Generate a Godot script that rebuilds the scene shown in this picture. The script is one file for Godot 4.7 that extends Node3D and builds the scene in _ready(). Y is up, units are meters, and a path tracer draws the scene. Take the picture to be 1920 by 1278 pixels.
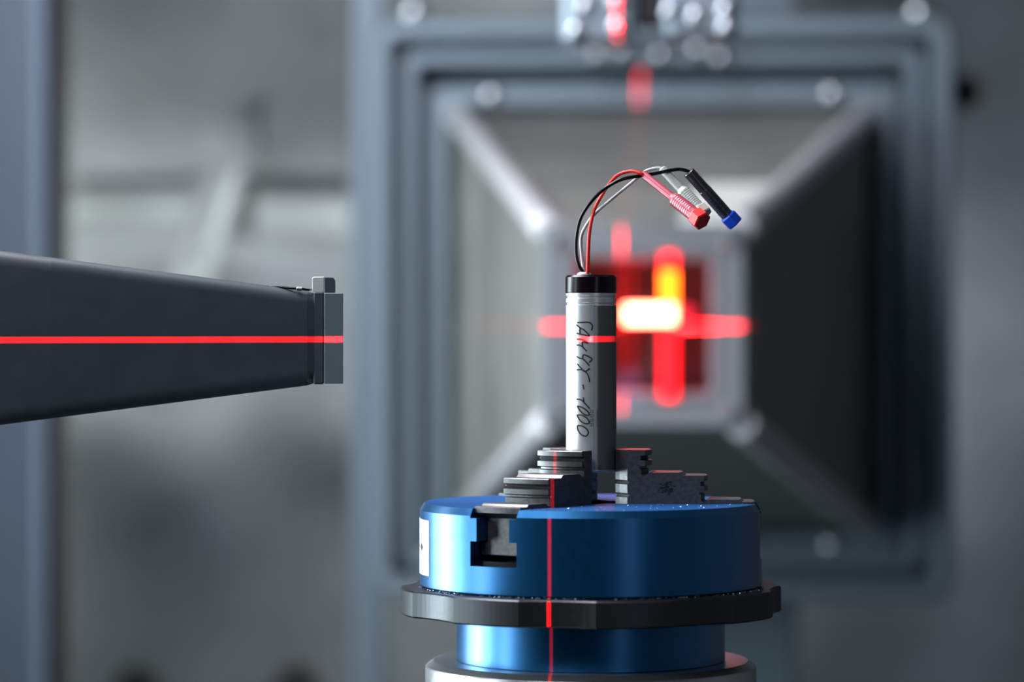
extends Node3D
# Lengths in this script are millimetres measured from the lens (x right, y up, z towards the viewer); put() turns them into metres with the lens 1.2 m above the floor.

const EYE := Vector3(0, 1200, 0)
const FOCAL := 5800.0        # pixels of the 1920 x 1278 frame
var X := Transform3D()       # where the shape under construction stands
var verts := PackedVector3Array()
var groups := PackedInt32Array()
var M := {}
var used := {}
var rng := RandomNumberGenerator.new()


func _ready() -> void:
	rng.seed = 7
	camera_and_air()
	lamps()
	materials()
	room()
	wall_things()
	rear_horn()
	hanging_clamp()
	side_snout()
	turntable()
	chuck()
	battery()
	laser_projector()


# ------------------------------------------------------------------ camera, air, light
func camera_and_air() -> void:
	var cam := Camera3D.new()
	cam.name = "camera"
	cam.position = EYE * 0.001
	cam.near = 0.05
	cam.far = 20.0
	var at := CameraAttributesPhysical.new()
	at.frustum_focal_length = 24.0 / (2.0 * 639.0 / FOCAL)
	at.frustum_focus_distance = 0.717
	at.exposure_aperture = 10.6
	at.frustum_near = 0.05
	at.frustum_far = 20.0
	at.exposure_shutter_speed = 100
	cam.attributes = at
	cam.fov = rad_to_deg(2.0 * atan(639.0 / FOCAL))
	add_child(cam)
	cam.current = true
	var e := Environment.new()
	e.background_mode = Environment.BG_COLOR
	e.background_color = Color.BLACK
	e.tonemap_mode = Environment.TONE_MAPPER_LINEAR
	e.tonemap_exposure = 1.0
	e.sdfgi_enabled = true
	e.ssao_enabled = true
	e.ssil_enabled = true
	var we := WorldEnvironment.new()
	we.name = "environment"
	we.environment = e
	add_child(we)


const KEY := Color(0.90, 0.97, 1.0)

func lamps() -> void:
	# name, where, what it looks at, size, energy, colour, housing label
	M.dark = mat(Color(0.08, 0.08, 0.08), 0.9, 0)
	M.housing = mat(Color(0.10, 0.10, 0.11), 0.5, 0.3)
	panel_lamp(Vector3(-820, 40, -880), Vector3(20, 0, -770), Vector2(900, 700), 1.5, KEY, "very large square softbox panel on a stand beside the rotary table", true)
	panel_lamp(Vector3(-470, 60, -900), Vector3(20, -20, -725), Vector2(50, 560), 0.3, KEY, "tall slim lamp tube on a stand in front of the softbox", true)
	panel_lamp(Vector3(-330, 640, -900), Vector3(20, 0, -960), Vector2(420, 500), 1.25, Color(0.98, 0.96, 1.0), "wide flat lamp panel hanging from the ceiling above the snout", false)
	panel_lamp(Vector3(110, 50, -2110), Vector3(-220, 40, -2290), Vector2(90, 90), 0.64, Color(0.97, 1.0, 0.99), "added small square lamp panel on a wall arm hidden behind the square frame", false, [Vector3(-95, -32, -2270), Vector3(35, -25, -2120), Vector3(-95, 104, -2270), Vector3(35, 111, -2120)])  # added lamp, unseen, for the bright pool on the rear wall
	panel_lamp(Vector3(-480, 60, -2170), Vector3(-250, 40, -2290), Vector2(90, 90), 0.25, Color(0.97, 1.0, 0.98), "added small square lamp panel on a wall arm beyond the left end of the locker", false, [Vector3(-425, -29, -2300), Vector3(-352, -22, -2140)])  # added lamp out of view that evens the pool towards the left
	panel_lamp(Vector3(255, -10, -2150), Vector3(480, -20, -2400), Vector2(60, 60), 0.12, Color(0.92, 0.96, 1.0), "smallest added square lamp panel on a wall arm behind the right of the frame", false, [Vector3(240, -60, -2140), Vector3(280, -56, -2120)])  # added lamp, unseen, lifting the rear wall right of the frame
	panel_lamp(Vector3(-450, 700, 40), Vector3(0, 0, -760), Vector2(380, 260), 0.5, Color(0.95, 0.97, 1.0), "tilted lamp panel hanging from the ceiling over the viewpoint", false)
	panel_lamp(Vector3(560, 60, 500), Vector3(20, -20, -725), Vector2(90, 420), 0.022, Color(0.85, 0.92, 1.0), "narrow upright lamp panel on a stand behind the viewpoint", true)


func panel_lamp(at: Vector3, to: Vector3, size: Vector2, energy: float, color: Color, label: String, stand: bool, shade_boxes := []) -> void:
	var t := thing("lamp_panel", at, label, "lamp")
	var up := Vector3.UP if absf((to - at).normalized().y) < 0.9 else Vector3.BACK
	X = Transform3D(Basis.looking_at(to - at, up), at)
	cbox(Vector3(-size.x / 2 - 12, -size.y / 2 - 12, 0), Vector3(size.x / 2 + 12, size.y / 2 + 12, 36), 3)
	part("housing", M.housing, t)
	cbox(Vector3(-size.x / 2, -size.y / 2, -4), Vector3(size.x / 2, size.y / 2, 0), 1)
	var glow := mat(Color(0.9, 0.9, 0.9), 0.6, 0)
	glow.emission_enabled = true
	glow.emission = color
	glow.emission_energy_multiplier = clampf(energy * 1.0e6 / (size.x * size.y), 0.15, 1.0)
	part("light_diffuser", glow, t)
	var dir := X.basis
	X = Transform3D()
	if stand:
		rod(Vector3(at.x, -1200 + 18, at.z) - dir * Vector3(0, 0, -50), at - dir * Vector3(0, 0, -50) + Vector3(0, size.y / 2, 0), 11, 20)
		part("pole", M.housing, t)
		X = Transform3D(Basis(), Vector3(at.x, -1200, at.z) - dir * Vector3(0, 0, -50))
		lathe([Vector2(0, 0), Vector2(70, 0), Vector2(70, 10), Vector2(62, 20), Vector2(0, 22)], 40)
		part("foot", M.housing, t)
		X = Transform3D()
		rod(at - dir * Vector3(0, 0, -30), at - dir * Vector3(0, 0, -56), 16, 20)
		part("bracket", M.housing, t)
	elif at.z < -2000:
		rod(at - dir * Vector3(0, 0, -20), Vector3(at.x + (12 if at.x > 0 else -12), at.y, -2400), 10, 20)
		part("wall_arm", M.housing, t)
		for k in shade_boxes.size() / 2:  # added plates that shade the rear wall outside the lamp pool
			cbox(shade_boxes[2 * k], shade_boxes[2 * k + 1], 1)
			part("added_shade_plate", M.dark, t)
			var m: Vector3 = (shade_boxes[2 * k] + shade_boxes[2 * k + 1]) / 2
			rod(m, at - dir * Vector3(0, 0, -20), 4, 12)
			part("shade_strut", M.housing, t)
	else:
		rod(at, Vector3(at.x, 1200, at.z), 14, 20)
		part("bracket", M.housing, t)
	var l := AreaLight3D.new()
	l.name = "panel_light"
	l.area_size = size * 0.001
	l.area_normalize_energy = true
	l.light_energy = energy
	l.light_color = color
	l.area_range = 8.0
	l.area_attenuation = 2.0
	l.shadow_enabled = true
	l.transform = Transform3D(Basis.looking_at(to - at, up), Vector3(0, 0, 0))
	l.position = Basis.looking_at(to - at, up) * Vector3(0, 0, -6) * 0.001
	t.add_child(l)


# ------------------------------------------------------------------ materials
func mat(c: Color, rough: float, metal: float, spec := 0.5) -> StandardMaterial3D:
	var m := StandardMaterial3D.new()
	m.albedo_color = c
	m.roughness = rough
	m.metallic = metal
	m.metallic_specular = spec
	return m


func noise_tex(freq: float, lo: Color, hi: Color, size := 512, stretch := Vector2.ONE) -> NoiseTexture2D:
	var n := FastNoiseLite.new()
	n.seed = 11 + int(freq * 1000)
	n.frequency = freq
	n.noise_type = FastNoiseLite.TYPE_SIMPLEX_SMOOTH
	n.fractal_octaves = 5
	var g := Gradient.new()
	g.set_color(0, lo)
	g.set_color(1, hi)
	var t := NoiseTexture2D.new()
	t.width = int(size * stretch.x)
	t.height = int(size * stretch.y)
	t.seamless = true
	t.noise = n
	t.color_ramp = g
	return t


func grain(m: StandardMaterial3D, tile_mm: Vector3, lo: float, hi: float, freq := 0.02) -> StandardMaterial3D:
	m.albedo_texture = noise_tex(freq, Color(lo, lo, lo), Color(hi, hi, hi))
	m.uv1_triplanar = true
	m.uv1_world_triplanar = true
	m.uv1_scale = Vector3(1000.0 / tile_mm.x, 1000.0 / tile_mm.y, 1000.0 / tile_mm.z)
	return m


func rough_map(m: StandardMaterial3D, lo: float, hi: float, freq := 0.05) -> StandardMaterial3D:
	m.roughness = 1.0
	m.roughness_texture = noise_tex(freq, Color(lo, lo, lo), Color(hi, hi, hi))
	m.uv1_triplanar = true
	m.uv1_world_triplanar = true
	m.uv1_scale = Vector3.ONE * 20.0
	return m


func materials() -> void:
	M.wall = grain(mat(Color(0.39, 0.405, 0.42), 0.55, 0.15), Vector3(900, 900, 900), 0.72, 1.0, 0.008)
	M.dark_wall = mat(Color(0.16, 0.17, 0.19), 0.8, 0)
	M.floor = grain(mat(Color(0.20, 0.21, 0.23), 0.7, 0), Vector3(600, 600, 600), 0.8, 1.0)
	M.ceiling = mat(Color(0.40, 0.41, 0.43), 0.85, 0)
	M.blue = rough_map(coat(mat(Color(0.0, 0.42, 0.66), 0.34, 0.9, 0.9)), 0.30, 0.38, 0.06)
	M.blue_top = rough_map(mat(Color(0.02, 0.33, 0.58), 0.55, 0.6), 0.5, 0.65, 0.08)
	M.black_ring = rough_map(mat(Color(0.27, 0.28, 0.29), 0.38, 0.85), 0.36, 0.46, 0.06)
	M.steel = grain(mat(Color(0.47, 0.47, 0.47), 0.42, 0.85), Vector3(22, 22, 22), 0.72, 1.0, 0.03)
	M.dark_steel = mat(Color(0.10, 0.10, 0.11), 0.45, 0.7)
	M.alu = rough_map(mat(Color(0.80, 0.81, 0.82), 0.3, 0.95), 0.26, 0.36, 0.06)
	M.post = mat(Color(0.36, 0.40, 0.45), 0.45, 0.7)
	M.bar = mat(Color(0.86, 0.86, 0.87), 0.4, 0.25)
	M.panel = mat(Color(0.40, 0.415, 0.425), 0.55, 0.15)
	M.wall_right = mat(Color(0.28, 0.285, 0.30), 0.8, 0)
	M.alu_dull = mat(Color(0.58, 0.63, 0.67), 0.45, 0.75)
	M.alu_light = mat(Color(0.72, 0.75, 0.78), 0.5, 0.5)
	M.chrome = mat(Color(0.75, 0.77, 0.79), 0.26, 0.9)
	M.horn = grain(mat(Color(0.62, 0.625, 0.60), 0.5, 0.2), Vector3(400, 400, 400), 0.8, 1.0, 0.01)
	M.frame = mat(Color(0.48, 0.535, 0.575), 0.42, 0.55)
	M.rubber = mat(Color(0.035, 0.036, 0.04), 0.75, 0)
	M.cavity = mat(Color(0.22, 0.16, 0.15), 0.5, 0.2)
	M.snout = grain(mat(Color(0.285, 0.325, 0.35), 0.5, 0.1), Vector3(60, 60, 60), 0.86, 1.0, 0.012)
	M.snout_end = mat(Color(0.50, 0.55, 0.58), 0.42, 0.4)
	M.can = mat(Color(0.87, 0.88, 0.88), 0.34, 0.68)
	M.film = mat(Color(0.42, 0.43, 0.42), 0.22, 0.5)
	M.seam = mat(Color(0.62, 0.62, 0.64), 0.4, 0.3)
	M.cap = mat(Color(0.10, 0.05, 0.07), 0.24, 0.4)
	M.ink = mat(Color(0.05, 0.06, 0.08), 0.6, 0)
	M.ink_faint = mat(Color(0.22, 0.18, 0.20), 0.6, 0)
	M.wire_black = mat(Color(0.06, 0.065, 0.07), 0.2, 0)
	M.wire_red = mat(Color(0.92, 0.14, 0.10), 0.4, 0)
	M.wire_white = mat(Color(0.82, 0.85, 0.84), 0.4, 0)
	M.sleeve_red = coat(mat(Color(0.74, 0.30, 0.38), 0.3, 0))
	M.sleeve_black = coat(mat(Color(0.16, 0.17, 0.21), 0.28, 0))
	M.sleeve_clear = coat(mat(Color(0.80, 0.84, 0.80), 0.3, 0))
	M.cap_red = coat(mat(Color(0.96, 0.03, 0.02), 0.35, 0))
	M.cap_blue = coat(mat(Color(0.01, 0.30, 0.85), 0.35, 0))
	M.cap_clear = coat(mat(Color(0.80, 0.78, 0.72), 0.3, 0))
	M.label = mat(Color(0.86, 0.88, 0.87), 0.55, 0)
	M.flange = mat(Color(0.50, 0.52, 0.54), 0.45, 0.5)
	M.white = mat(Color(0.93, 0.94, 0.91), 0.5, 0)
	M.pane = mat(Color(0.5, 0.5, 0.5, 0.015), 0.03, 0)
	M.pane.transparency = BaseMaterial3D.TRANSPARENCY_ALPHA
	M.chip = mat(Color(0.75, 0.77, 0.80), 0.3, 0.8)


func coat(m: StandardMaterial3D) -> StandardMaterial3D:
	m.clearcoat_enabled = true
	m.clearcoat = 0.9
	m.clearcoat_roughness = 0.28
	return m


# ------------------------------------------------------------------ building blocks
func at_px(x: float, y: float, d: float) -> Vector3:
	return Vector3((x - 960.0) / FOCAL * d, (639.0 - y) / FOCAL * d, -d)


func numbered(called: String) -> String:
	used[called] = int(used.get(called, -1)) + 1
	return called if used[called] == 0 else "%s_%03d" % [called, used[called]]


func thing(called: String, at: Vector3, label: String, category: String, group := "") -> Node3D:
	var o := Node3D.new()
	o.name = numbered(called)
	add_child(o, true)
	o.position = (at + EYE) * 0.001
	o.set_meta("label", label)
	o.set_meta("category", category)
	if group:
		o.set_meta("group", group)
	return o


func origin_of(n: Node) -> Vector3:
	var p := Vector3.ZERO
	while n != null and n != self:
		p += (n as Node3D).position
		n = n.get_parent()
	return p


func part(called: String, m: Material, parent: Node = null, label := "") -> MeshInstance3D:
	var base := origin_of(parent)
	var st := SurfaceTool.new()
	st.begin(Mesh.PRIMITIVE_TRIANGLES)
	for i in verts.size():
		st.set_smooth_group(groups[i])
		st.add_vertex((verts[i] + EYE) * 0.001 - base)
	st.generate_normals()
	st.index()
	var o := MeshInstance3D.new()
	o.name = called if parent else numbered(called)
	o.mesh = st.commit()
	o.material_override = m
	(parent if parent else self).add_child(o, true)
	if label:
		o.set_meta("label", label)
	verts = PackedVector3Array()
	groups = PackedInt32Array()
	return o


func struct(called: String, m: Material) -> MeshInstance3D:
	var o := part(called, m)
	o.set_meta("kind", "structure")
	return o


func tri(a: Vector3, b: Vector3, c: Vector3, g := -1) -> void:   # counter-clockwise seen from outside
	for v in [a, c, b]:
		verts.append(X * v)
		groups.append(g)


func quad(a: Vector3, b: Vector3, c: Vector3, d: Vector3, g := -1) -> void:
	tri(a, b, c, g)
	tri(a, c, d, g)


func cbox(lo: Vector3, hi: Vector3, c: float) -> void:   # box with chamfered edges
	var mid := (lo + hi) / 2
	var h := (hi - lo) / 2
	c = minf(c, minf(h.x, minf(h.y, h.z)) * 0.9)
	var pts := {}
	for sx in [-1, 1]:
		for sy in [-1, 1]:
			for sz in [-1, 1]:
				var s := Vector3(sx, sy, sz)
				for ax in 3:
					var p := h - Vector3.ONE * c
					p[ax] = h[ax]
					pts[[sx, sy, sz, ax]] = mid + p * s
	for ax in 3:
		var b := (ax + 1) % 3
		var d := (ax + 2) % 3
		for s in [-1, 1]:
			var q := []
			for uv in [[-1, -1], [1, -1], [1, 1], [-1, 1]]:
				var k := [0, 0, 0]
				k[ax] = s
				k[b] = uv[0]
				k[d] = uv[1]
				q.append(pts[[k[0], k[1], k[2], ax]])
			if s < 0:
				q.reverse()
			quad(q[0], q[1], q[2], q[3])
	for ax in 3:            # edges along axis ax, between faces b and d
		var b := (ax + 1) % 3
		var d := (ax + 2) % 3
		for sb in [-1, 1]:
			for sd in [-1, 1]:
				var q := []
				for pair in [[-1, b], [1, b], [1, d], [-1, d]]:
					var k := [0, 0, 0]
					k[ax] = pair[0]
					k[b] = sb
					k[d] = sd
					q.append(pts[[k[0], k[1], k[2], pair[1]]])
				if sb * sd > 0:
					q.reverse()
				quad(q[0], q[1], q[2], q[3])
	for sx in [-1, 1]:
		for sy in [-1, 1]:
			for sz in [-1, 1]:
				var a: Vector3 = pts[[sx, sy, sz, 0]]
				var b: Vector3 = pts[[sx, sy, sz, 1]]
				var d: Vector3 = pts[[sx, sy, sz, 2]]
				if sx * sy * sz > 0:
					tri(a, b, d)
				else:
					tri(a, d, b)


func lathe(profile: Array, segs: int, from := 0.0, to := TAU, smooth := false) -> void:   # profile from bottom axis outwards and up: (radius, height)
	for k in profile.size() - 1:
		var p: Vector2 = profile[k]
		var q: Vector2 = profile[k + 1]
		var g := 1 if smooth else k + 1
		if segs <= 8:
			g = -1
		for i in segs:
			var a := from + (to - from) * i / segs
			var b := from + (to - from) * (i + 1) / segs
			var pa := Vector3(p.x * sin(a), p.y, p.x * cos(a))
			var pb := Vector3(p.x * sin(b), p.y, p.x * cos(b))
			var qa := Vector3(q.x * sin(a), q.y, q.x * cos(a))
			var qb := Vector3(q.x * sin(b), q.y, q.x * cos(b))
			if p.x < 1e-6:
				tri(pa, qb, qa, g)
			elif q.x < 1e-6:
				tri(pa, pb, qa, g)
			else:
				quad(pa, pb, qb, qa, g)


func along(p: Vector3, q: Vector3) -> Transform3D:    # a frame at p whose y axis points to q
	var y := (q - p).normalized()
	var x := y.cross(Vector3.BACK if absf(y.z) < 0.9 else Vector3.RIGHT).normalized()
	return Transform3D(Basis(x, y, x.cross(y)), p)


func rod(p: Vector3, q: Vector3, r: float, segs := 16) -> void:
	var old := X
	X = X * along(p, q)
	var l := p.distance_to(q)
	var c := minf(r * 0.2, l * 0.2)
	lathe([Vector2(0, 0), Vector2(r - c, 0), Vector2(r, c), Vector2(r, l - c), Vector2(r - c, l), Vector2(0, l)], segs)
	X = old


func tube(pts: Array, r: float, sides := 10, smooth_path := true) -> void:
	var path: Array = pts
	if smooth_path:
		path = []
		for i in pts.size() - 1:
			var a: Vector3 = pts[maxi(i - 1, 0)]
			var b: Vector3 = pts[i]
			var c: Vector3 = pts[i + 1]
			var d: Vector3 = pts[mini(i + 2, pts.size() - 1)]
			for k in 6:
				path.append(b.cubic_interpolate(c, a, d, k / 6.0))
		path.append(pts[-1])
	var rings := []
	var side := Vector3.ZERO
	for i in path.size():
		var t: Vector3 = (path[mini(i + 1, path.size() - 1)] - path[maxi(i - 1, 0)]).normalized()
		if side == Vector3.ZERO:
			side = t.cross(Vector3.BACK if absf(t.z) < 0.9 else Vector3.RIGHT).normalized()
		side = (side - t * side.dot(t)).normalized()
		var up := t.cross(side)
		var ring := []
		for k in sides:
			var a := TAU * k / sides
			ring.append(path[i] + (side * cos(a) + up * sin(a)) * r)
		rings.append(ring)
	for i in path.size() - 1:
		for k in sides:
			var n := (k + 1) % sides
			quad(rings[i][k], rings[i][n], rings[i + 1][n], rings[i + 1][k], 1)
	for k in sides:
		var n := (k + 1) % sides
		tri(path[0], rings[0][n], rings[0][k], 2)
		tri(path[-1], rings[-1][k], rings[-1][n], 3)


func rounded(h: Vector2, r: float, n := 8) -> Array:     # rounded rectangle round the origin, counter-clockwise
	var out := []
	r = minf(r, minf(h.x, h.y) * 0.999)
	for c in 4:
		var ctr := Vector2((h.x - r) * [1, -1, -1, 1][c], (h.y - r) * [1, 1, -1, -1][c])
		for k in n + 1:
			var a := PI / 2 * (c + float(k) / n)
			out.append(ctr + Vector2(cos(a), sin(a)) * r)
	return out


func loft(steps: Array, r_of: float, n := 8) -> void:     # steps: (half width, z); walls join one rounded square to the next; going inwards and up faces +z
	for i in steps.size() - 1:
		var s: Vector2 = steps[i]
		var t: Vector2 = steps[i + 1]
		var a := rounded(Vector2(s.x, s.x), maxf(1.0, r_of - (steps[0].x - s.x)), n)
		var b := rounded(Vector2(t.x, t.x), maxf(1.0, r_of - (steps[0].x - t.x)), n)
		for k in a.size():
			var m := (k + 1) % a.size()
			quad(Vector3(a[k].x, a[k].y, s.y), Vector3(a[m].x, a[m].y, s.y), Vector3(b[m].x, b[m].y, t.y), Vector3(b[k].x, b[k].y, t.y), -1)


func extrude(poly: PackedVector2Array, z0: float, z1: float, c: float, g := -1) -> void:   # counter-clockwise outline in xy, chamfered at both ends
	var n := poly.size()
	var inner := PackedVector2Array()
	for i in n:
		var e0 := (poly[i] - poly[(i + n - 1) % n]).normalized()
		var e1 := (poly[(i + 1) % n] - poly[i]).normalized()
		var n0 := Vector2(-e0.y, e0.x)
		var n1 := Vector2(-e1.y, e1.x)
		inner.append(poly[i] + (n0 + n1) / maxf(1.0 + n0.dot(n1), 0.35) * c)
	var lay := [[inner, z0], [poly, z0 + c], [poly, z1 - c], [inner, z1]]
	for k in 3:
		for i in n:
			var j := (i + 1) % n
			var a: PackedVector2Array = lay[k][0]
			var b: PackedVector2Array = lay[k + 1][0]
			quad(Vector3(a[i].x, a[i].y, lay[k][1]), Vector3(a[j].x, a[j].y, lay[k][1]), Vector3(b[j].x, b[j].y, lay[k + 1][1]), Vector3(b[i].x, b[i].y, lay[k + 1][1]), g if g < 0 else g + k)
	var idx := Geometry2D.triangulate_polygon(inner)
	for i in range(0, idx.size(), 3):
		var p := inner[idx[i]]
		var q := inner[idx[i + 1]]
		var r := inner[idx[i + 2]]
		if (q - p).cross(r - p) < 0:
			var s := q
			q = r
			r = s
		tri(Vector3(p.x, p.y, z1), Vector3(q.x, q.y, z1), Vector3(r.x, r.y, z1))
		tri(Vector3(p.x, p.y, z0), Vector3(r.x, r.y, z0), Vector3(q.x, q.y, z0))


func dome(p: Vector3, dir: Vector3, r: float, h: float) -> void:     # domed screw head
	var old := X
	X = X * along(p, p + dir)
	var pr := [Vector2(0, 0), Vector2(r, 0)]
	for k in 7:
		var a := PI / 2 * k / 6
		pr.append(Vector2(r * cos(a), h * (0.35 + 0.65 * sin(a))))
	pr[-1] = Vector2(0, h)
	lathe(pr, 24, 0, TAU, true)
	X = old


func socket_screw(p: Vector3, dir: Vector3, r: float, h: float) -> void:
	var old := X
	X = X * along(p, p + dir)
	lathe([Vector2(0, 0), Vector2(r, 0), Vector2(r, h * 0.85), Vector2(r * 0.88, h), Vector2(r * 0.5, h), Vector2(r * 0.5, h * 0.4), Vector2(0, h * 0.4)], 24)
	X = old


# ------------------------------------------------------------------ the cabinet
func room() -> void:
	X = Transform3D()
	cbox(Vector3(-1150, -1200, -2460), Vector3(1150, 1200, -2400), 1)
	struct("wall_back", M.wall)
	cbox(Vector3(-1210, -1200, -2460), Vector3(-1150, 1200, 1460), 1)
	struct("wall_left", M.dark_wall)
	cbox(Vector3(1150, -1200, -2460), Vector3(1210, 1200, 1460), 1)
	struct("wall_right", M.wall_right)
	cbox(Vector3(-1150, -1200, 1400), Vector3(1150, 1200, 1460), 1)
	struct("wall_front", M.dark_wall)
	cbox(Vector3(-1210, -1260, -2460), Vector3(1210, -1200, 1460), 1)
	struct("floor", M.floor)
	cbox(Vector3(-1210, 1200, -2460), Vector3(1210, 1260, 1460), 1)
	struct("ceiling", M.ceiling)


func wall_things() -> void:
	# aluminium profile post at the edge of the picture, with its two grooves
	var a := at_px(-60, 639, 1950)
	var b := at_px(88, 639, 1950)
	var t := thing("profile_post", Vector3((a.x + b.x) / 2, -1200, -1975), "upright grooved aluminium post left of the grey rear wall", "post")
	X = Transform3D(Basis(), Vector3((a.x + b.x) / 2, 0, -1975))
	var h := (b.x - a.x) / 2
	var out := PackedVector2Array([Vector2(-h, -25), Vector2(h, -25), Vector2(h, 25), Vector2(h * 0.46, 25), Vector2(h * 0.46, 17), Vector2(h * 0.10, 17), Vector2(h * 0.10, 25), Vector2(-h * 0.10, 25), Vector2(-h * 0.10, 17), Vector2(-h * 0.46, 17), Vector2(-h * 0.46, 25), Vector2(-h, 25)])
	X = X * Transform3D(Basis(Vector3.RIGHT, Vector3.FORWARD, Vector3.UP), Vector3.ZERO)
	for i in out.size():
		out[i].y = -out[i].y
	out.reverse()
	extrude(out, -1200, 1200, 1.0)
	part("profile", M.post, t)
	X = Transform3D()
	# dark gap put in as a black seal beside it
	t = thing("dark_gap_strip", Vector3(at_px(101, 0, 1960).x, -1200, -1960), "thin black strip put in for the dark gap beside the aluminium post", "gap_filler")
	cbox(Vector3(at_px(92, 0, 1960).x, -1200, -1985), Vector3(at_px(121, 0, 1960).x, 1200, -1955), 2)
	part("strip", M.rubber, t)
	# pale locker against the rear wall: its top edge, upper rail and a raised door
	var d := 2370.0
	var p0 := at_px(110, 345, d)
	var p1 := at_px(742, 345, d)
	t = thing("equipment_locker", Vector3((p0.x + p1.x) / 2, -1200, -2340), "pale grey metal locker standing against the rear wall behind the snout", "locker")
	cbox(Vector3(p0.x, -1200, -2399), Vector3(p1.x, p0.y, -d), 3)
	part("body", M.wall, t)
	cbox(Vector3(at_px(478, 0, d).x, at_px(0, 448, d).y, -d - 2), Vector3(at_px(705, 0, d).x, at_px(0, 366, d).y, -d + 26), 4)
	part("raised_panel", M.panel, t)
	cbox(Vector3(p0.x + 4, at_px(0, 414, d).y, -d - 2), Vector3(at_px(470, 0, d).x, at_px(0, 372, d).y, -d + 12), 3)
	part("rail", M.panel, t)
	for q in [Vector2(255, 1285), Vector2(560, 1282)]:
		var c := at_px(q.x, q.y, d)
		X = along(c + Vector3(0, 0, -1), c + Vector3(0, 0, 30))
		lathe([Vector2(0, 0), Vector2(16, 0), Vector2(16, 18), Vector2(13, 24), Vector2(0, 24)], 24)
		part("knob", M.rubber, t)
	X = Transform3D()
	# slanting lever in front of it
	d = 2303.0
	t = thing("lever_arm", at_px(345, 520, d), "slanting pale lever with a thinner upper end before the locker", "lever")
	var k0 := at_px(358, 520, d)
	var k1 := at_px(440, 262, d)
	var k2 := at_px(492, 178, d)
	rod(k0 + (k0 - k1) * 0.9, k1, 16, 24)
	part("shaft", M.wall, t)
	rod(k1, k2, 8, 20)
	part("tip", M.panel, t)
	rod(k0 + Vector3(0, 0, -66.5), k0 + Vector3(0, 0, 20), 9, 20)
	part("pivot_pin", M.panel, t)
	X = along(k1 + Vector3(0, 0, -26), k1 + Vector3(0, 0, 26))
	lathe([Vector2(0, 0), Vector2(19, 0), Vector2(21, 2), Vector2(21, 50), Vector2(19, 52), Vector2(0, 52)], 28)
	part("joint", M.panel, t)
	X = Transform3D()
	# rail that carries the horn
	t = thing("mounting_rail", Vector3(at_px(690, 0, 1930).x, -1200, -1950), "broad bluish upright metal rail behind the stepped square frame", "rail")
	cbox(Vector3(at_px(652, 0, 1935).x, -1200, -2010), Vector3(at_px(722, 0, 1935).x, 1200, -1950), 3)
	part("bar", M.frame, t)
	cbox(Vector3(at_px(1300, 0, 1935).x, -1200, -2010), Vector3(at_px(1500, 0, 1935).x, 1200, -1950), 3)
	part("bar", M.frame, t)
	# dark knob at the frame's edge
	var kp := at_px(1806, 172, 1960)
	t = thing("dark_knob", kp, "small dark knob on a stem beside the upper right frame corner", "knob")
	X = along(kp + Vector3(0, 0, -440), kp)
	lathe([Vector2(0, 0), Vector2(4, 0), Vector2(4, 425), Vector2(9, 426), Vector2(11, 430), Vector2(11, 442), Vector2(8, 446), Vector2(0, 446)], 24)
	part("grip", M.rubber, t)
	X = Transform3D()


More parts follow.
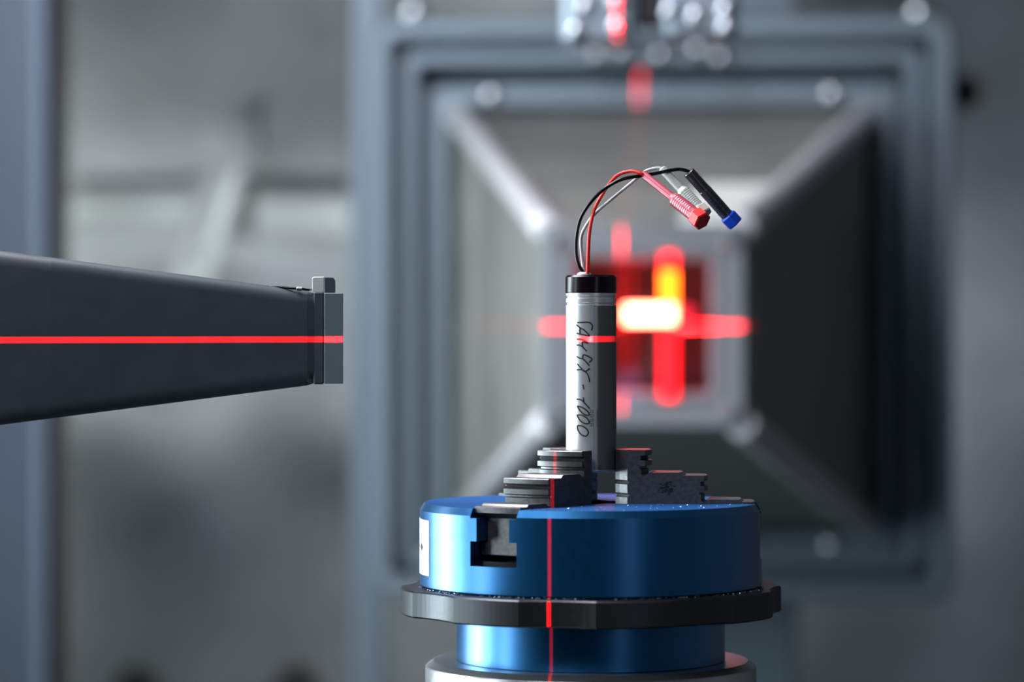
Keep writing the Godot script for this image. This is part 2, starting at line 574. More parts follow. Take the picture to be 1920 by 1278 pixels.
# ------------------------------------------------------------------ the big square horn behind
func rear_horn() -> void:
	var base := Vector3(89.0, 12.5, -1852)
	var tip := Vector3(59.2, 6.5, -1390)
	var n := (tip - base).normalized()
	var xx := Vector3.UP.cross(n).normalized()
	var H := Transform3D(Basis(xx, n.cross(xx), n), base)
	var L := base.distance_to(tip)
	var t := thing("collimator_horn", base, "large square metal horn tapering towards the viewer out of a stepped frame", "collimator")
	X = H * Transform3D(Basis(), Vector3(0, 7, 0))
	loft([Vector2(174, -70), Vector2(174, 7), Vector2(171, 10), Vector2(163, 10), Vector2(160, 7), Vector2(160, -26)], 16)
	part("outer_frame", M.frame, t)
	loft([Vector2(160, -26), Vector2(157, -26), Vector2(157, -6), Vector2(155, -4), Vector2(148, -4), Vector2(146, -6), Vector2(146, -36)], 14)
	part("middle_frame", M.frame, t)
	X = H
	loft([Vector2(147, -38), Vector2(143, -38), Vector2(143, -22), Vector2(141, -20), Vector2(131, -20), Vector2(129, -22), Vector2(129, -60)], 12)
	part("inner_frame", M.frame, t)
	# back plate closing the recess
	cbox(Vector3(-172, -166, -75), Vector3(172, 180, -60), 2)
	part("back_plate", M.frame, t)
	# four tapering sheets
	var b := 128.0
	var f := 45.0
	for k in 4:
		X = H * Transform3D(Basis(Vector3.BACK, PI / 2 * k), Vector3.ZERO)
		var o0 := Vector3(b, -b, -40)
		var o1 := Vector3(b, b, -40)
		var i0 := Vector3(f, -f, L - 6)
		var i1 := Vector3(f, f, L - 6)
		quad(o0, o1, i1, i0)
		var th := Vector3(-4, 0, 0)
		quad(o1 + th, o0 + th, i0 + th, i1 + th)
		part("side_sheet", M.horn, t)
	for k in 4:
		X = H * Transform3D(Basis(Vector3.BACK, PI / 2 * k), Vector3.ZERO)
		var p := Vector3(b - 1, b - 1, -36)
		var q := Vector3(f - 1, f - 1, L - 8)
		rod(p, q, 7.0, 16)
		part("corner_rod", M.bar, t)
	X = H
	# bright reflection on the upper sheet by the mouth, built as a pale plate
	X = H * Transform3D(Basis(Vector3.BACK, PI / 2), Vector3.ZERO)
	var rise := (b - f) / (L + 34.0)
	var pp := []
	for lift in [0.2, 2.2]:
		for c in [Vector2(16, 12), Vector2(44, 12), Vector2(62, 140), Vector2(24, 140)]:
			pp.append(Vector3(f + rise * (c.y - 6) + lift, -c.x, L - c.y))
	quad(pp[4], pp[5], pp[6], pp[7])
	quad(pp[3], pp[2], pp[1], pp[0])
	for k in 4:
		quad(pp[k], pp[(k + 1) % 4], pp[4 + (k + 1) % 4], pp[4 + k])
	part("reflection_plate", M.white, t, "bright reflection on the upper sheet built as a plate")
	X = H
	# square flange at the mouth and the tunnel behind it
	loft([Vector2(30, L - 13), Vector2(45, L - 13), Vector2(46, L - 12), Vector2(46, L - 1.5), Vector2(44.5, L), Vector2(31, L), Vector2(29.5, L - 1.5), Vector2(29.5, L - 13)], -13, 4)
	part("mouth_flange", M.flange, t)
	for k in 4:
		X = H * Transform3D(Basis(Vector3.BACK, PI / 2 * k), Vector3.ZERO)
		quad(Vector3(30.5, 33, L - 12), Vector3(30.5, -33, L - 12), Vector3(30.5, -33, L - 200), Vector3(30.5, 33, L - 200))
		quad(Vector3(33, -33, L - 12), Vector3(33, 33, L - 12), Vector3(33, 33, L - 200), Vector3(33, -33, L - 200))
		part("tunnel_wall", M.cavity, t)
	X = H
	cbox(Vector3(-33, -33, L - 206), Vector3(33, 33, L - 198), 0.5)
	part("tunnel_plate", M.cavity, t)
	for s in [Vector2(1, 1), Vector2(-1, 1), Vector2(1, -1), Vector2(-1, -1)]:
		X = H
		dome(Vector3(s.x * 103, s.y * 136, -20.5), Vector3.BACK, 5.5, 4)
		part("screw", M.chrome, t)
	for q in [Vector2(770, 18), Vector2(1725, 26)]:
		var c2: Vector3 = H.affine_inverse() * at_px(q.x, q.y, 1860)
		dome(Vector3(c2.x, c2.y, -24), Vector3.BACK, 8.5, 8)
		dome(Vector3(c2.x, c2.y, -24), Vector3.FORWARD, 8.5, 8)
		part("bolt", M.chrome, t)
		rod(Vector3(c2.x, 175, -30), Vector3(c2.x, c2.y, -30), 5)
		part("bolt_lug", M.frame, t)
	for s in [Vector2(1, 1), Vector2(-1, 1), Vector2(1, -1), Vector2(-1, -1)]:
		socket_screw(Vector3(s.x * 38, s.y * 38, L - 0.2), Vector3.BACK, 3.2, 2.6)
		part("flange_screw", M.alu, t)
	# bolts along the upper edge of the frame
	for q in [Vector2(1120, 100), Vector2(1166, 94), Vector2(1238, 102), Vector2(1308, 92), Vector2(1350, 108)]:
		var c := at_px(q.x, q.y, 1838)
		var c2: Vector3 = H.affine_inverse() * c
		X = H
		dome(Vector3(c2.x, c2.y, 9.6), Vector3.BACK, 5.0, 6)
		part("frame_bolt", M.chrome, t)
	X = Transform3D()

	# laser reflection on the window over the mouth, built as a glowing cross
	var w := thing("laser_cross_reflection", H * Vector3(11, 0, L), "red and yellow laser reflection on the window of the horn mouth built as glowing bars", "laser")
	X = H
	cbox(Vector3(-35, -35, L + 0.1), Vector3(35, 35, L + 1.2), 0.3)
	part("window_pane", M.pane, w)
	reflection_bar(Vector3(7.7, -32.5, L + 1.3), Vector3(14.9, 1.0, L + 2.6), Color(1, 0.002, 0.006), 5.0, w)
	reflection_bar(Vector3(7.9, 1.1, L + 1.3), Vector3(14.7, 25.0, L + 2.6), Color(1, 0.10, 0.002), 13.0, w)
	reflection_bar(Vector3(7.9, 25.1, L + 1.3), Vector3(14.7, 33.0, L + 2.6), Color(1, 0.004, 0.01), 5.0, w)
	reflection_bar(Vector3(-8.6, 1.4, L + 2.7), Vector3(14.2, 9.6, L + 3.6), Color(1, 0.17, 0.10), 26.0, w)
	reflection_bar(Vector3(15.0, 1.8, L + 1.3), Vector3(22.4, 9.2, L + 2.4), Color(1, 0.01, 0.04), 1.4, w)
	X = Transform3D()
	var l := OmniLight3D.new()
	l.name = "added_glow_light"  # added red light for the haze inside the tunnel
	l.light_color = Color(1, 0.02, 0.06)
	l.light_energy = 0.012
	l.omni_range = 4.0
	l.omni_attenuation = 2.0
	l.light_size = 0.012
	l.shadow_enabled = true
	l.position = H * Vector3(-6, 5, L - 40) * 0.001 + EYE * 0.001 - w.position
	w.add_child(l)


func reflection_bar(lo: Vector3, hi: Vector3, c: Color, energy: float, parent: Node) -> void:  # bar whose glow stands for reflected laser light
	cbox(lo, hi, 0.4)
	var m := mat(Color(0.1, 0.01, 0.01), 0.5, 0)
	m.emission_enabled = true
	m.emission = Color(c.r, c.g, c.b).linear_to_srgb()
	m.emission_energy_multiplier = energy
	part("reflected_light_bar", m, parent)


func hanging_clamp() -> void:
	var d := 1310.0
	var t := thing("hanging_clamp", at_px(1220, -60, d), "shiny metal clamp with chrome screws hanging above the horn", "clamp")
	for r in [[1056, 1192, 84.0], [1246, 1384, 72.0]]:
		var a := at_px(r[0], r[2], d)
		var b := at_px(r[1], -150, d)
		cbox(Vector3(a.x, a.y, -d - 26), Vector3(b.x, b.y, -d), 3)
		part("block", M.alu_dull, t)
	var a := at_px(1193, 46, d)
	cbox(Vector3(a.x, a.y, -d - 20), Vector3(at_px(1245, 0, d).x, at_px(0, -150, d).y, -d - 4), 1.5)
	part("dark_gap_block", M.rubber, t)  # dark gap between the two blocks, put in as a black block
	var p := at_px(1058, -150, d)
	var q := at_px(1384, -190, d)
	cbox(Vector3(p.x, p.y, -d - 30), Vector3(q.x, q.y, -d + 4), 3)
	part("top_plate", M.alu_dull, t)
	for s in [Vector2(1080, 58), Vector2(1098, 12), Vector2(1158, 48), Vector2(1157, 2), Vector2(1256, 22), Vector2(1361, 18), Vector2(1362, 50), Vector2(1305, 30)]:
		var c := at_px(s.x, s.y, d)
		dome(c + Vector3(0, 0, -0.3), Vector3.BACK, 3.6, 3.2)
		part("screw", M.chrome, t)
	var mid := at_px(1220, -185, d)
	rod(Vector3(mid.x, mid.y, -d - 13), Vector3(mid.x, 1200, -d - 13), 12, 24)
	part("hanger", M.alu_dull, t)


# ------------------------------------------------------------------ the tapered snout on the left
func side_snout() -> void:
	var A := Vector3(18.4, 0.7, -725)          # point it aims at
	var t := thing("tapered_snout", Vector3(-515, -1200, -725), "dark grey tapered square snout pointing right at the battery", "snout")
	var xe := -45.9
	var he := 10.75
	var slope := 0.1265
	var xs := -420.0
	var hs := he + (xe - xs) * slope
	X = Transform3D(Basis(), Vector3(-40, 0, 0) + Vector3(0, A.y, A.z)) * Transform3D(Basis(Vector3.UP, deg_to_rad(3.3)), Vector3.ZERO) * Transform3D(Basis(), Vector3(40, 0, 0))
	var F := X
	# square tube with rounded long edges
	var rings := []
	for s in [[xs, hs, 4.5], [xe - 60, he + 60 * slope, 3.4], [xe - 2.0, he + 2 * slope, 3.4], [xe, he - 0.4, 3.2]]:
		var ring := []
		for p in rounded(Vector2(s[1], s[1]), s[2], 6):
			ring.append(Vector3(s[0], p.y, -p.x))
		rings.append(ring)
	for i in 3:
		for k in rings[0].size():
			var m: int = (k + 1) % rings[0].size()
			quad(rings[i][k], rings[i][m], rings[i + 1][m], rings[i + 1][k], 1 + i)
	for k in rings[3].size():
		tri(Vector3(xe, 0, 0), rings[3][k], rings[3][(k + 1) % rings[3].size()])
		tri(Vector3(xs, 0, 0), rings[0][(k + 1) % rings[0].size()], rings[0][k])
	part("tapered_tube", M.snout, t)
	cbox(Vector3(xe - 0.6, -10.7, -10.6), Vector3(xe + 1.9, 10.7, 10.6), 0.35)
	part("end_plate", M.snout, t)
	cbox(Vector3(xe + 1.9, -10.55, -10.9), Vector3(xe + 6.3, 10.4, 10.9), 0.15)
	part("end_block", M.snout_end, t)
	# clip on top: a wedge painted white for its reflection, and a dark rounded stop
	X = X * Transform3D(Basis(), Vector3(0, 0, 6))
	var w := PackedVector2Array([Vector2(xe - 0.9, 10.3), Vector2(xe + 1.9, 10.3), Vector2(xe + 1.9, 14.15), Vector2(xe - 0.5, 14.15), Vector2(xe - 0.9, 13.8)])
	extrude(w, -3.5, 3.5, 0.15)
	part("clip_wedge", M.label, t)
	var pl := PackedVector2Array([Vector2(xe + 2.0, 10.3), Vector2(xe + 4.5, 10.3), Vector2(xe + 4.5, 13.0), Vector2(xe + 4.3, 13.6), Vector2(xe + 3.8, 14.05), Vector2(xe + 2.0, 14.05)])
	extrude(pl, -3.5, 3.5, 0.15)
	part("clip_stop", M.snout, t)
	X = Transform3D()
	tube([at_px(492, 537, 716), at_px(520, 537, 715), at_px(545, 540, 714.5), at_px(562, 541, 714.5), at_px(578, 543, 715), at_px(586, 541, 717)], 0.28, 8)
	part("thin_wire", M.wire_black, t)
	rod(at_px(556, 541, 714.4), at_px(566, 541.5, 714.4), 0.5, 10)
	part("wire_joint", M.alu, t)
	# head and column that carry it, outside the picture
	X = F
	cbox(Vector3(-600, -75, -75), Vector3(xs, 75, 75), 6)
	part("source_head", M.snout, t)
	cbox(Vector3(-560, -1200 - A.y, -45), Vector3(-470, -75, 45), 4)
	part("column", M.snout, t)
	X = Transform3D()


# ------------------------------------------------------------------ rotary table and chuck
const AX := Vector3(18.45, 0, -725)

func turntable() -> void:
	var t := thing("rotary_table", AX + Vector3(0, -1200, 0), "bare aluminium round rotary table under the blue chuck", "rotary table")
	X = Transform3D(Basis(), AX)
	lathe([Vector2(0, -130), Vector2(38.75, -130), Vector2(38.75, -76.0), Vector2(38.55, -75.7), Vector2(37.0, -74.6), Vector2(36.8, -74.5), Vector2(0, -74.5)], 192)
	part("round_plate", M.alu, t)
	lathe([Vector2(0, -230), Vector2(70, -230), Vector2(70, -134), Vector2(66, -130), Vector2(0, -130)], 96)
	part("motor_base", M.dark_steel, t)
	cbox(Vector3(-120, -1200, -120), Vector3(120, -230, 120), 5)
	part("pedestal", M.dark_wall, t)
	X = Transform3D()


func sector_layer(half: float, y0: float, y1: float, bevel := 0.0, R := 40.0) -> void:   # the three solid sectors between the jaw slots, from y0 to y1
	for s in 3:
		var a0: float = SLOTS[s] + asin(half / R)
		var a1: float = SLOTS[s] + TAU / 3 - asin(half / R)
		var n := 64
		var mid: float = SLOTS[s] + TAU / 6
		var rb := R - bevel * 0.6
		var b0: float = SLOTS[s] + asin(half / rb)
		var b1: float = SLOTS[s] + TAU / 3 - asin(half / rb)
		var core := half / sin(TAU / 6) 
		var c := Vector3(core * sin(mid), 0, core * cos(mid))
		var ym := y1 - bevel
		var v := func(r: float, a: float, y: float) -> Vector3: return Vector3(r * sin(a), y, r * cos(a))
		for i in n:
			var p := lerpf(a0, a1, float(i) / n)
			var q := lerpf(a0, a1, float(i + 1) / n)
			var bp := lerpf(b0, b1, float(i) / n)
			var bq := lerpf(b0, b1, float(i + 1) / n)
			quad(v.call(R, p, y0), v.call(R, q, y0), v.call(R, q, ym), v.call(R, p, ym), 1)
			if bevel > 0:
				quad(v.call(R, p, ym), v.call(R, q, ym), v.call(rb, bq, y1), v.call(rb, bp, y1), 2)
			tri(c + Vector3(0, y1, 0), v.call(rb, bp, y1), v.call(rb, bq, y1))
			tri(c + Vector3(0, y0, 0), v.call(R, q, y0), v.call(R, p, y0))
		# slot sides
		quad(v.call(R, a0, y0), v.call(R, a0, ym), c + Vector3(0, ym, 0), c + Vector3(0, y0, 0))
		quad(v.call(R, a1, ym), v.call(R, a1, y0), c + Vector3(0, y0, 0), c + Vector3(0, ym, 0))
		if bevel > 0:
			quad(v.call(R, a0, ym), v.call(rb, b0, y1), c + Vector3(0, y1, 0), c + Vector3(0, ym, 0))
			quad(v.call(rb, b1, y1), v.call(R, a1, ym), c + Vector3(0, ym, 0), c + Vector3(0, y1, 0))


const SLOTS := [-0.6109, 1.4835, 3.5779]      # -35, 85 and 205 degrees round from the viewer to the right

func chuck() -> void:
	var t := thing("jaw_chuck", AX + Vector3(0, -74.5, 0), "blue three-jaw chuck with steel stepped jaws gripping the battery", "chuck")
	X = Transform3D(Basis(), AX)
	lathe([Vector2(0, -57.3), Vector2(39.4, -57.3), Vector2(40, -56.7), Vector2(40, -50.6), Vector2(0, -50.6)], 288)
	sector_layer(6.35, -50.6, -45.0)
	sector_layer(4.5, -45.0, -39.85)
	sector_layer(6.35, -39.85, -37.75, 1.6)
	part("body", M.blue, t)
	lathe([Vector2(8, -50.6), Vector2(37.5, -50.6), Vector2(37.5, -49.6), Vector2(36, -49.6), Vector2(36, -50.2), Vector2(33, -50.2), Vector2(33, -49.6), Vector2(31, -49.6), Vector2(31, -50.2), Vector2(8, -50.2), Vector2(8, -50.6)], 96)
	part("scroll_plate", M.dark_steel, t)
	X = X * Transform3D(Basis(), Vector3(0, 0.03, 0))
	sector_layer(6.4, -38.0, -37.75, 0.0, 38.9)
	part("top_face", M.blue_top, t)
	X = Transform3D(Basis(), AX)
	# column below
	lathe([Vector2(0, -74.5), Vector2(31.2, -74.5), Vector2(31.4, -74.3), Vector2(31.4, -60), Vector2(0, -60)], 192)
	part("neck", M.blue, t)
	# scalloped grip ring
	var poly := PackedVector2Array()
	for k in 8:
		for i in 24:
			var u := float(i) / 24.0
			var a := deg_to_rad(45.0 * (k + u))
			var r := 44.6
			if u >= 0.5:
				var s := (u - 0.5) * 2.0
				r = 44.6 - 2.0 * (1.0 - pow(absf(2 * s - 1), 2.2))
			poly.append(Vector2(r * sin(a), -r * cos(a)))
	X = Transform3D(Basis(Vector3.RIGHT, Vector3.FORWARD, Vector3.UP), AX)     # local z is up, local y away from the viewer
	extrude(poly, -63.4, -57.3, 0.35)
	part("grip_ring", M.black_ring, t)
	X = Transform3D(Basis(), AX)
	# paper label with a printed mark
	lathe([Vector2(40.02, -54.1), Vector2(40.1, -54.1), Vector2(40.1, -41.3), Vector2(40.02, -41.3)], 24, deg_to_rad(-112), deg_to_rad(-69.3))
	var lb := part("label", M.label, t, "white paper label with a black printed mark")
	for g in [[-79.0, 1.3, 0.9], [-88.5, 1.2, 1.6]]:
		var a0 := deg_to_rad(g[0])
		var pts := []
		for e in [[0.0, -1.0], [1.0, 0.0], [0.0, 1.0], [-1.0, 0.0]]:
			var aa: float = a0 + e[0] * g[1] * 0.026
			pts.append(Vector3(40.16 * sin(aa), -47.7 + e[1] * g[2], 40.16 * cos(aa)))
		quad(pts[0], pts[1], pts[2], pts[3])
		var inn := []
		for p in pts:
			inn.append(Vector3(p.x * 0.9984, p.y, p.z * 0.9984))
		for i in 4:
			quad(inn[i], inn[(i + 1) % 4], pts[(i + 1) % 4], pts[i])
		part("printed_mark", M.ink, lb)
	# jaws
	for k in 3:
		var j := Node3D.new()
		j.name = "jaw"
		t.add_child(j, true)
		jaw(j, SLOTS[k])
	X = Transform3D()
	# tiny metal chips left on ring and top face
	var mm := MultiMesh.new()
	mm.transform_format = MultiMesh.TRANSFORM_3D
	var bx := BoxMesh.new()
	bx.size = Vector3(0.00028, 0.00014, 0.0002)
	bx.material = M.chip
	mm.mesh = bx
	mm.instance_count = 240
	for i in 240:
		var on_ring := i < 150
		var a := rng.randf_range(-1.45, 1.45)
		var r := 40.12 + absf(rng.randfn(0, 0.35)) if on_ring else sqrt(rng.randf_range(250, 1450))
		if not on_ring:
			a = rng.randf_range(-0.45, 1.3)
		var y := -57.23 if on_ring else -37.68
		var p := AX + Vector3(r * sin(a), y + absf(rng.randfn(0, 0.12 if on_ring else 0.0)), r * cos(a))
		mm.set_instance_transform(i, Transform3D(Basis.from_euler(Vector3(rng.randf() * TAU, rng.randf() * TAU, rng.randf() * TAU)).scaled(Vector3.ONE * rng.randf_range(0.5, 1.1)), (p + EYE) * 0.001 - t.position))
	var mi := MultiMeshInstance3D.new()
	mi.name = "metal_chips"
	mi.multimesh = mm
	mi.set_meta("kind", "stuff")
	t.add_child(mi, true)


func jaw(parent: Node3D, angle: float) -> void:
	# local x along the radius, y up, z across
	X = Transform3D(Basis(Vector3.UP, angle - PI / 2), AX)
	var prof := PackedVector2Array([
		Vector2(5.9, -39.8), Vector2(36.4, -39.8), Vector2(38.4, -38.6), Vector2(38.4, -37.35), Vector2(38.1, -37.2), Vector2(35.8, -37.2), Vector2(35.2, -36.7), Vector2(28.5, -36.7), Vector2(27.3, -37.4),
		Vector2(26.7, -37.0), Vector2(26.7, -35.7), Vector2(26.3, -35.5), Vector2(26.3, -35.1), Vector2(27.4, -34.8), Vector2(27.4, -33.7), Vector2(26.4, -33.5), Vector2(26.7, -33.1), Vector2(26.4, -32.7), Vector2(27.4, -32.4), Vector2(27.4, -31.4), Vector2(27.2, -31.2),
		Vector2(22.4, -31.2), Vector2(21.6, -30.5), Vector2(15.4, -30.5), Vector2(14.1, -31.3),
		Vector2(13.6, -30.9), Vector2(13.6, -29.8), Vector2(13.2, -29.6), Vector2(13.2, -29.2), Vector2(14.4, -28.9), Vector2(14.4, -27.8), Vector2(13.3, -27.6), Vector2(13.6, -27.2), Vector2(13.3, -26.8), Vector2(14.4, -26.5), Vector2(14.4, -25.5), Vector2(14.2, -25.3),
		Vector2(6.1, -25.3), Vector2(5.9, -25.5), Vector2(5.9, -32.3), Vector2(6.4, -32.8), Vector2(5.9, -33.3), Vector2(5.9, -35.3), Vector2(6.4, -35.8), Vector2(5.9, -36.3), Vector2(5.9, -38.2), Vector2(6.2, -38.5), Vector2(5.9, -38.8)])
	var ws := [-6.2, -5.0, -3.6, -1.8, 0.0, 1.8, 3.6, 5.0, 6.2]
	var n := prof.size()
	var bend := func(p: Vector2, w: float) -> Vector3:
		var r := p.x
		if r > 12.0:
			r = sqrt(r * r - w * w)
		elif r < 7.0:
			r += maxf(0.0, absf(w) - 2.2) * 0.75
		return Vector3(r, p.y, w)
	for k in ws.size() - 1:
		for i in n:
			var j := (i + 1) % n
			quad(bend.call(prof[i], ws[k]), bend.call(prof[j], ws[k]), bend.call(prof[j], ws[k + 1]), bend.call(prof[i], ws[k + 1]), 10 + i if prof[i].x > 12.0 and prof[j].x > 12.0 else -1)
	var idx := Geometry2D.triangulate_polygon(prof)
	for i in range(0, idx.size(), 3):
		var a := prof[idx[i]]
		var b := prof[idx[i + 1]]
		var c := prof[idx[i + 2]]
		if (b - a).cross(c - a) < 0:
			var s := b
			b = c
			c = s
		tri(bend.call(a, 6.2), bend.call(b, 6.2), bend.call(c, 6.2))
		tri(bend.call(a, -6.2), bend.call(c, -6.2), bend.call(b, -6.2))
	part("stepped_block", M.steel, parent)
	# foot that runs in the slot
	var foot := PackedVector2Array([Vector2(-4.3, -45.3), Vector2(-6.1, -45.3), Vector2(-6.1, -48.3), Vector2(6.1, -48.3), Vector2(6.1, -45.3), Vector2(4.3, -45.3), Vector2(4.3, -39.7), Vector2(-4.3, -39.7)])
	X = X * Transform3D(Basis(Vector3(0, 0, -1), Vector3.UP, Vector3.RIGHT), Vector3.ZERO)
	extrude(foot, 9, 35.8, 0.2)
	part("slide_foot", M.steel, parent)
	if angle > 1.0 and angle < 2.0:      # stamped dark blotch on the flat of the right jaw
		X = Transform3D(Basis(Vector3.UP, angle - PI / 2), AX)
		for q in 26:
			var a := q * 2.39996
			var r := 1.55 * sqrt(q / 26.0)
			var c := Vector3(18.1 + r * cos(a) * 1.15 + rng.randf_range(-0.2, 0.2), -34.0 + r * sin(a) + rng.randf_range(-0.2, 0.2), 6.2)
			var s := rng.randf_range(0.16, 0.42)
			cbox(c + Vector3(-s, -s * 0.7, -0.05), c + Vector3(s, s * 0.7, 0.025), 0.02)
		var st := part("stamp", M.ink, parent, "dark worn stamp on the jaw side")
		st.set_meta("kind", "stuff")


# ------------------------------------------------------------------ the wired cylinder
func battery() -> void:
	var A := Vector3(18.5, 0, -725)
	var t := thing("battery", A + Vector3(0, -30.6, 0), "silver cylinder battery with black cap and wires upright in the chuck", "battery")
	X = Transform3D(Basis(), A)
	lathe([Vector2(0, -30.6), Vector2(5.5, -30.6), Vector2(5.85, -30.2), Vector2(5.85, 8.35), Vector2(5.6, 8.55), Vector2(5.6, 8.8), Vector2(5.85, 9.0), Vector2(5.85, 9.9), Vector2(5.6, 10.1), Vector2(5.6, 10.4), Vector2(5.85, 10.6), Vector2(5.85, 11.2), Vector2(0, 11.2)], 128)
	part("can", M.can, t)
	# film seamed down the front; its grey puts in the dark reflection on the right
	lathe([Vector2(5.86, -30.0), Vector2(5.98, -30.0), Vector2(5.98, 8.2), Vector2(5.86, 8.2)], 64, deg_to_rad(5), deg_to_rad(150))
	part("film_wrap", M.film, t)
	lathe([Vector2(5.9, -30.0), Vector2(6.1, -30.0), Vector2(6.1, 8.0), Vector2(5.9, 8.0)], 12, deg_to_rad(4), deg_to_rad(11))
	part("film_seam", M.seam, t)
	lathe([Vector2(0, 11.2), Vector2(5.9, 11.2), Vector2(6.0, 11.4), Vector2(6.0, 14.9), Vector2(5.6, 15.4), Vector2(0, 15.4)], 96)
	var cap := part("cap", M.cap, t, "glossy black end cap")
	X = Transform3D(Basis(), A + Vector3(-1.6, 15.35, 0.5))
	lathe([Vector2(0, 0), Vector2(1.75, 0), Vector2(1.6, 0.45), Vector2(1.0, 0.8), Vector2(0, 0.9)], 20, 0, TAU, true)
	part("glue", M.wire_white, cap)
	# handwriting: strokes read off as (pixel x, pixel y), wrapped round the can
	X = Transform3D()
	var strokes := [
		[[1082, 604.5], [1092, 603.8], [1103, 604], [1108, 607], [1110, 612], [1108, 619]],
		[[1080.5, 608.5], [1087, 614], [1094, 618], [1102, 626], [1104.5, 630], [1097, 628], [1087, 626], [1081, 624.5]],
		[[1087, 614], [1086.6, 620], [1087, 626]],
		[[1081, 635.5], [1090, 636], [1102, 643], [1092, 640.5], [1091, 646], [1092, 650], [1099, 658]],
		[[1081, 646.5], [1087, 647], [1092, 650]],
		[[1081, 668], [1086, 671], [1091, 671.5], [1092, 667], [1094, 664.5], [1103, 668], [1109, 673], [1104, 679]],
		[[1091, 671.5], [1098, 678], [1104, 685]],
		[[1081, 693], [1091, 693], [1099, 699], [1103, 707], [1104.5, 716]],
		[[1105, 690], [1096, 696], [1089, 690], [1082, 682]],
		[[1092, 720.5], [1094, 729.5]],
		[[1081, 748], [1088, 749], [1094, 754], [1105, 766]],
		[[1093, 745], [1094, 754]],
		[[1082, 761], [1090, 763], [1100, 770], [1104, 777], [1098, 778], [1088, 771], [1082, 761]],
		[[1081, 778], [1090, 778], [1100, 784], [1104, 792], [1098, 794], [1088, 789], [1081, 778]],
		[[1082, 798], [1090, 798], [1099, 804], [1102, 811], [1098, 817], [1090, 815], [1083, 806], [1082, 798]]]
	var text := Node3D.new()
	text.name = "handwriting"
	t.add_child(text, true)
	text.set_meta("label", "black handwriting down the can")
	for s in strokes:
		tube(wrapped(s, 5.86), 0.17, 6)
		part("pen_stroke", M.ink, text)
	var small := []
	for row in 4:
		for k in 4:
			var y := 768.0 + k * 8.4
			var x := 1105.0 + row * 4.0
			small.append([[x, y], [x + 2.6, y + 0.4], [x + 2.6, y + 4.6], [x + 0.2, y + 5.2]])
	for s in small:
		tube(wrapped(s, 6.0 if s[0][0] > 1112 else 5.87), 0.07, 5, false)
	var st := part("printed_code", M.ink_faint, t, "small faint printed code")
	st.set_meta("kind", "stuff")
	# wires: pixel x, pixel y, depth
	var black := [[1096, 513, 724], [1091.5, 507, 724], [1084, 493, 724], [1080.3, 472, 724], [1081.2, 442, 724], [1088, 411, 724], [1103, 385, 723], [1122, 363.5, 722], [1142, 348, 721], [1166, 336, 721], [1197, 330, 722], [1230, 325, 724], [1258, 319, 726], [1276, 317.5, 727], [1293, 322, 727], [1297, 327, 727]]
	var red := [[1101.5, 513, 722], [1103, 477, 722], [1105.5, 433, 722], [1114, 394, 723], [1129, 365, 724.5], [1140, 348, 725], [1158, 328.5, 724], [1182, 321, 723], [1200, 324.5, 722], [1208, 330, 722]]
	var white := [[1095, 513, 726], [1091, 480, 726], [1089.8, 445, 726], [1100, 421, 725], [1120, 396, 724], [1153, 368, 724], [1182, 344, 725], [1201, 329, 726], [1212, 320, 727], [1229, 315.5, 727], [1240, 316, 727], [1246, 324, 727]]
	lead(t, black, 0.42, M.wire_black, "black insulated wire", [at_px(1291, 322, 727), at_px(1364, 404, 729)], 1.42, 1.5, 0.4, M.sleeve_black, at_px(1379, 420, 729.4), 2.2, M.cap_blue, "blue hexagonal end cap")
	lead(t, red, 0.42, M.wire_red, "red insulated wire", [at_px(1205, 326, 723), at_px(1304, 404, 712)], 0.95, 1.65, 0.56, M.sleeve_red, at_px(1318, 415.5, 710.3), 2.35, M.cap_red, "red hexagonal end cap")
	lead(t, white, 0.36, M.wire_white, "white insulated wire", [at_px(1241, 316, 727), at_px(1311, 391, 724)], 1.0, 1.5, 0.5, M.sleeve_clear, at_px(1322, 403, 723), 2.1, M.cap_clear, "pale translucent end cap")


func wrapped(s: Array, r: float) -> Array:
	var out := []
	for p in s:
		var x: float = clampf((p[0] - 1108.5) / 8.065, -r * 0.97, r * 0.97)
		out.append(Vector3(18.5 + x, (639.0 - p[1]) / 8.065, -725 + sqrt(r * r - x * x)))
	return out


func lead(t: Node3D, pts: Array, r: float, m: Material, label: String, sl: Array, r0: float, r1: float, bulge: float, sm: Material, cap_end: Vector3, cr: float, cm: Material, cap_label: String) -> void:
	var path := []
	for p in pts:
		path.append(at_px(p[0], p[1], p[2]))
	tube(path, r, 12)
	var w := part("lead_wire", m, t, label)
	X = along(sl[0], sl[1])
	var l: float = sl[0].distance_to(sl[1])
	var pr := [Vector2(0, 0), Vector2(r0 * 0.85, 0), Vector2(r0, 0.2), Vector2(r0, l * bulge)]
	var rib := 0.0
	pr.append(Vector2(r1, l * bulge + (r1 - r0) * 1.6 + 0.1))
	var y0 := l * bulge + (r1 - r0) * 1.6 + 0.5
	for k in 18:
		pr.append(Vector2(r1 + (0.0 if k % 2 else 0.035), lerpf(y0, l * 0.93, k / 17.0)))
	pr.append(Vector2(r1, l))
	pr.append(Vector2(0, l))
	lathe(pr, 28)
	part("crimp_sleeve", sm, w)
	X = along(sl[1], cap_end)
	var h: float = sl[1].distance_to(cap_end)
	lathe([Vector2(0, -0.1), Vector2(cr * 0.9, -0.1), Vector2(cr, 0.2), Vector2(cr, h - 0.3), Vector2(cr * 0.9, h), Vector2(0, h)], 6)
	part("hex_cap", cm, w, cap_label)
	X = Transform3D()


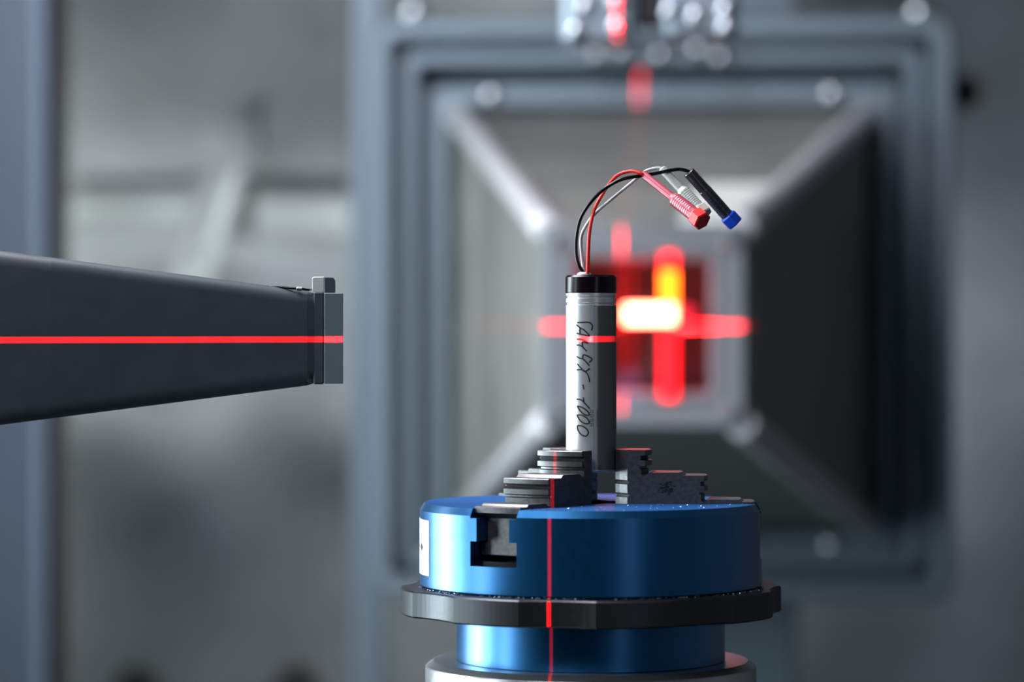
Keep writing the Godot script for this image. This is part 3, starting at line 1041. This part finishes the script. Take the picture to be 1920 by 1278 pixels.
# ------------------------------------------------------------------ cross-line laser behind the viewpoint
func laser_projector() -> void:
	var S := Vector3(-66.3, -11.6, 600)
	var to := Vector3(10.53, 0.5, -725)
	var t := thing("laser_projector", S, "black box projector behind the viewpoint throwing the red laser lines", "laser")
	X = Transform3D(Basis.looking_at(to - S, Vector3.UP), S)
	var q := 32.0
	cbox(Vector3(-q - 4, -q - 4, -152), Vector3(-q, q + 4, 20), 0.5)
	part("side_plate", M.rubber, t)
	cbox(Vector3(q, -q - 4, -152), Vector3(q + 4, q + 4, 20), 0.5)
	part("side_plate", M.rubber, t)
	cbox(Vector3(-q, q, -152), Vector3(q, q + 4, 20), 0.5)
	part("top_plate", M.rubber, t)
	cbox(Vector3(-q, -q - 4, -152), Vector3(q, -q, 20), 0.5)
	part("bottom_plate", M.rubber, t)
	cbox(Vector3(-q - 4, -q - 4, 16), Vector3(q + 4, q + 4, 20), 0.5)
	part("rear_plate", M.rubber, t)
	var v := 0.043
	var h := 0.078
	for s in [Vector2(1, 1), Vector2(-1, 1), Vector2(1, -1), Vector2(-1, -1)]:
		var a := Vector3(s.x * v, s.y * h, -151)
		var b := Vector3(s.x * q, s.y * q, -150)
		flatbox(a.min(b), a.max(b))
		part("slit_plate", M.rubber, t)
	for s in [[-q, -19.0, true], [4.4, q, true], [-q, -23.0, false], [23.0, q, false]]:
		if s[2]:
			flatbox(Vector3(s[0], -1.0, -149.5), Vector3(s[1], 1.0, -149))
		else:
			flatbox(Vector3(-1.0, s[0], -149.5), Vector3(1.0, s[1], -149))
		part("stop_plate", M.rubber, t)
	rod(Vector3(0, -q - 4, -60), Vector3(0, -q - 64, -60), 9, 20)
	part("tripod_head", M.housing, t)
	X = Transform3D()
	var foot := S + Vector3(3, -100, -60)
	rod(foot + Vector3(0, 8, 0), Vector3(foot.x, -1200, foot.z), 14, 20)
	part("stand", M.housing, t)
	var l := AreaLight3D.new()
	l.name = "laser_light"
	l.area_size = Vector2(0.00002, 0.00002)
	l.area_normalize_energy = true
	l.light_energy = 34.0
	l.light_color = Color(1.0, 0.028, 0.035)
	l.area_range = 8.0
	l.area_attenuation = 2.0
	l.shadow_enabled = true
	l.basis = Basis.looking_at(to - S, Vector3.UP)
	t.add_child(l)


func flatbox(lo: Vector3, hi: Vector3) -> void:
	var p := func(x: int, y: int, z: int) -> Vector3: return Vector3(hi.x if x else lo.x, hi.y if y else lo.y, hi.z if z else lo.z)
	quad(p.call(0, 0, 1), p.call(1, 0, 1), p.call(1, 1, 1), p.call(0, 1, 1))
	quad(p.call(1, 0, 0), p.call(0, 0, 0), p.call(0, 1, 0), p.call(1, 1, 0))
	quad(p.call(1, 0, 1), p.call(1, 0, 0), p.call(1, 1, 0), p.call(1, 1, 1))
	quad(p.call(0, 0, 0), p.call(0, 0, 1), p.call(0, 1, 1), p.call(0, 1, 0))
	quad(p.call(0, 1, 1), p.call(1, 1, 1), p.call(1, 1, 0), p.call(0, 1, 0))
	quad(p.call(0, 0, 0), p.call(1, 0, 0), p.call(1, 0, 1), p.call(0, 0, 1))
